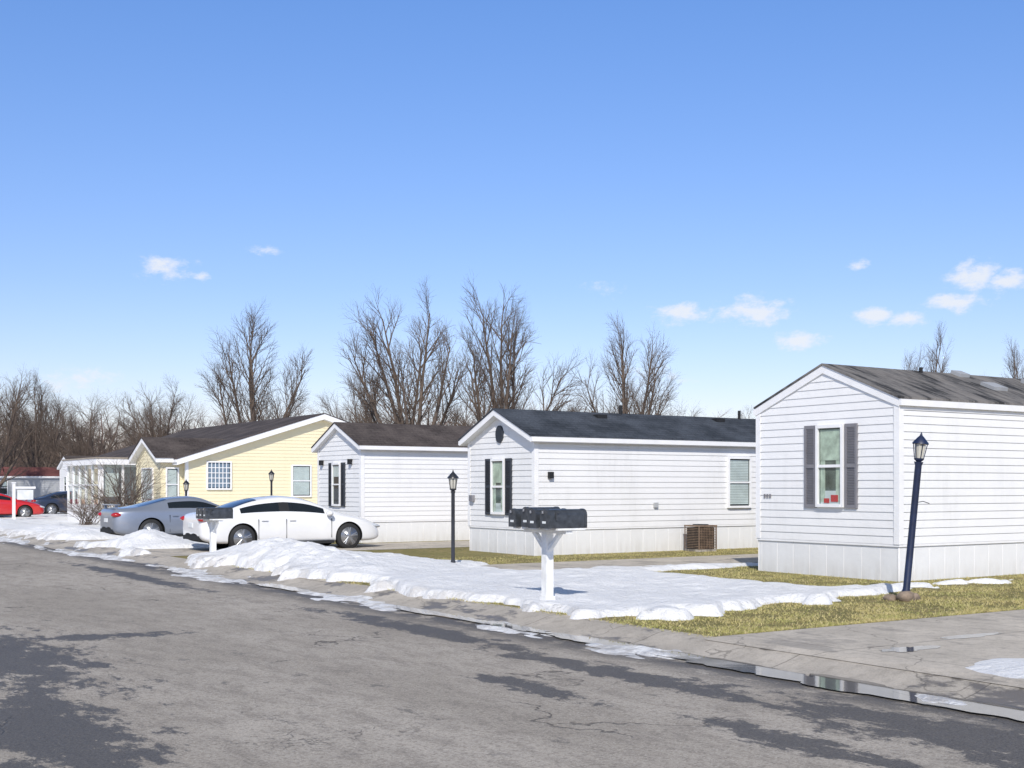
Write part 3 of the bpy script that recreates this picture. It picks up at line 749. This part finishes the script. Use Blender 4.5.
def tree_mesh(name,seed,P,mat):
    V=[];F=[]; rg=random.Random(seed); grow(V,F,Vector((0,0,-.2)),Vector((0,0,1)),P['len'][0],P['rad'][0],0,rg,P)
    me=bpy.data.meshes.new(name); me.from_pydata(V,[],F); me.materials.append(mat); me.polygons.foreach_set('use_smooth',[True]*len(F)); me.update()
    zs=sorted(v.z for v in V)
    return me,zs[int(len(zs)*.997)]
def at(px,d): b=(px-512)/1240; return d*(CT*b+ST),d*(-ST*b+CT)
def put_xy(name,me,H,x,y,h,rot,parent=None,sw=1):
    o=bpy.data.objects.new(name,me); s=h/H; o.location=(x,y,GZ-.1); o.scale=(s*sw,s*sw,s); o.rotation_euler=(0,0,rot)
    SC.collection.objects.link(o)
    if parent: o.parent=parent
    return o
def put_tree(name,me,H,px,d,h,rot,parent=None,sw=1):
    x,y=at(px,d); return put_xy(name,me,H,x,y,h,rot,parent,sw)
T=[tree_mesh('bare_maple_%d'%i,21+i,MAPLE,BARK) for i in range(5)]
BR=dict(MAPLE); BR.update(n=[8,7,6,5],len=[1.2,6.5,3.0,1.5,.8],ang=[(5,48),(25,50),(28,50),(30,55)],t0=[.05,.15,.1,.1],rad=[.2,.10,.042,.02,.012],wob=[.05,.09,.12,.15,.18])
T2=[tree_mesh('bare_thicket_%d'%i,40+i,BR,BARK2 if i!=1 else BARK) for i in range(3)]
def hh(py,d): return (487-py)*d/1240+1.7
for (px,d,py,i,rot,sw) in [(252,75,302,0,.3,.92),(410,70,283,1,1.2,.92),(503,72,280,2,2.1,.88),(628,80,312,3,.7,.8),(926,78,325,4,.2,.7),(1014,70,338,0,2.5,.6),(368,92,350,4,1.5,.8),(160,85,378,1,.5,1),(40,95,372,2,4,.9),(-10,80,355,3,1,1),(85,90,395,4,2,1)]:
    put_tree('bare_tree',*T[i],px,d,hh(py,d),rot,sw=sw)
DT=empty('distant_trees'); rr=random.Random(3)
px=-120
while px<1150:
    d=rr.uniform(95,130); top=rr.uniform(385,415) if px>130 else rr.uniform(375,412)
    if px>760: top+=10
    me,H=T2[rr.randrange(3)] if rr.random()<.7 else T[rr.randrange(5)]
    put_tree('tree',me,H,px,d,hh(top,d),rr.uniform(0,6),DT,rr.uniform(.9,1.3)); px+=rr.uniform(22,38)
px=-120
while px<1150:
    d=rr.uniform(135,180); me,H=T2[rr.randrange(3)]
    put_tree('tree',me,H,px,d,hh(rr.uniform(402,425),d),rr.uniform(0,6),DT,1.6); px+=rr.uniform(18,28)
for k in range(16):   # unseen trees added across the street for the windows to reflect
    me,H=T2[k%3]; put_xy('tree',me,H,rr.uniform(-75,-50),-60+k*12+rr.uniform(-4,4),rr.uniform(8,12),rr.uniform(0,6),DT,1.2)
SH=dict(max=2,seg=[6,4,2],sd=[5,3,3],wob=[.08,.12,.15],up=[-.10,-.05,0],tap=[.7,.6,.5],n=[8,4],t0=[.3,.2],ang=[(20,50),(20,60)],len=[2.9,.9,.4],rad=[.022,.01,.006])
V=[];F=[];rg=random.Random(5)
for k in range(46):
    a=rg.uniform(0,6.28); t=rg.uniform(.15,.75); grow(V,F,Vector((rg.gauss(0,.25),rg.gauss(0,.25),0)),Vector((math.cos(a)*t,math.sin(a)*t,1)).normalized(),rg.uniform(2.0,3.2),.02,1 if False else 0,rg,dict(SH,ang=[(20,50),(20,60)]))
me=bpy.data.meshes.new('bare_shrub'); me.from_pydata(V,[],F); me.materials.append(BARK)
o=bpy.data.objects.new('bare_shrub',me); o.location=(13.2,46.6,GZ); SC.collection.objects.link(o); o.scale=(.9,.9,.9)
o=bpy.data.objects.new('bare_shrub',me); o.location=(12.8,50.2,GZ); o.scale=(.6,.6,.5); o.rotation_euler=(0,0,2); SC.collection.objects.link(o)

# ------------------------------------------------------------------ sky and sun
W=bpy.data.worlds.new('World'); SC.world=W; W.use_nodes=True; g=G(W.node_tree)
bg=g.n['Background']
sk=g.node('ShaderNodeTexSky'); sk.sky_type='NISHITA'; sk.sun_disc=False
sk.sun_elevation=math.radians(SUN_EL); sk.sun_rotation=SUN_AZ; sk.altitude=200; sk.air_density=1.0; sk.dust_density=.6; sk.ozone_density=2.5
dirv=g.vm('NORMALIZE',g.node('ShaderNodeTexCoord').outputs['Generated'])
x,y,z=g.sep(dirv)
az=g.m('MULTIPLY',g.m('ARCTAN2',x,y),57.2958); el=g.m('MULTIPLY',g.m('ARCSINE',z),57.2958)
uv=g.comb(az,g.m('MULTIPLY',el,1.7),0)
wn=g.noise(uv,.9,8,.66)
clouds=[(17.6,9.6,1.2,.5,1),(19.2,9.4,.5,.2,.7),(21.9,10.6,.6,.25,.7),(41.1,7.9,1.4,.5,1),(44.3,7.9,1.6,.65,1.1),(46.2,6.5,1.2,.45,1.05),(48.7,9.75,.5,.28,.9),(49.5,7.55,.85,.42,1.05),(50.8,7.3,.9,.35,.9),
 (52.9,8.0,1.4,.42,1.1),(53.6,9.1,1.2,.7,1.05),(55,8.8,1.0,.5,1.1),(37.3,9,.8,.3,.5),(13.8,4.75,1.6,.5,.6),(39.5,5.0,1.4,.4,.5),(58,8,1.6,.7,1),(5,9,2,.6,1),(66,10,2,.7,1)]
dens=None
uv2=g.comb(az,el,0)
for (a,e_,sa,se,wt) in clouds:
    v=g.vm('MULTIPLY',g.vm('SUBTRACT',uv2,(a,e_,0)),(1/sa,1/se,0))
    q=g.m('MULTIPLY',g.m('SUBTRACT',1.2,g.vm('LENGTH',v)),wt); dens=q if dens is None else g.m('MAXIMUM',dens,q)
dens=g.m('ADD',dens,g.m('MULTIPLY',g.m('SUBTRACT',wn,.5),3.2))
cm=g.map(dens,.0,1.15)
tint=g.mix(g.map(el,1.5,9,smooth=False),(1.38,1.17,1.27),(1.14,1.16,1.42))
tint=g.mix(g.map(el,9,22,smooth=False),tint,(1.0,1.28,1.72))
tint=g.mix(g.map(el,25,48,smooth=False),tint,(1.05,.90,.74))
skc=g.mix(1.0,sk.outputs[0],tint,'MULTIPLY')
cc=g.mix(g.m('MULTIPLY',cm,.85),skc,(8.3,8.5,8.9))
g.put(bg.inputs[0],cc); bg.inputs[1].default_value=.105
sd=bpy.data.lights.new('sun','SUN'); sd.energy=4.1; sd.angle=math.radians(.6); sd.color=(1,.95,.875)
so=bpy.data.objects.new('sun',sd); SC.collection.objects.link(so)
ev=math.radians(SUN_EL); D=Vector((math.sin(SUN_AZ)*math.cos(ev),math.cos(SUN_AZ)*math.cos(ev),math.sin(ev)))
so.rotation_euler=D.to_track_quat('Z','Y').to_euler(); so.location=(0,0,30)

cam=bpy.data.cameras.new('camera'); co=bpy.data.objects.new('camera',cam); SC.collection.objects.link(co)
co.location=(0,0,1.7); co.rotation_euler=(math.pi/2,0,-TH); cam.sensor_width=36; cam.lens=1240*36/1024; cam.shift_y=(487-384)/1024
cam.clip_start=.1; cam.clip_end=3000; SC.camera=co
SC.view_settings.view_transform='Standard'; SC.view_settings.look='None'; SC.view_settings.exposure=0
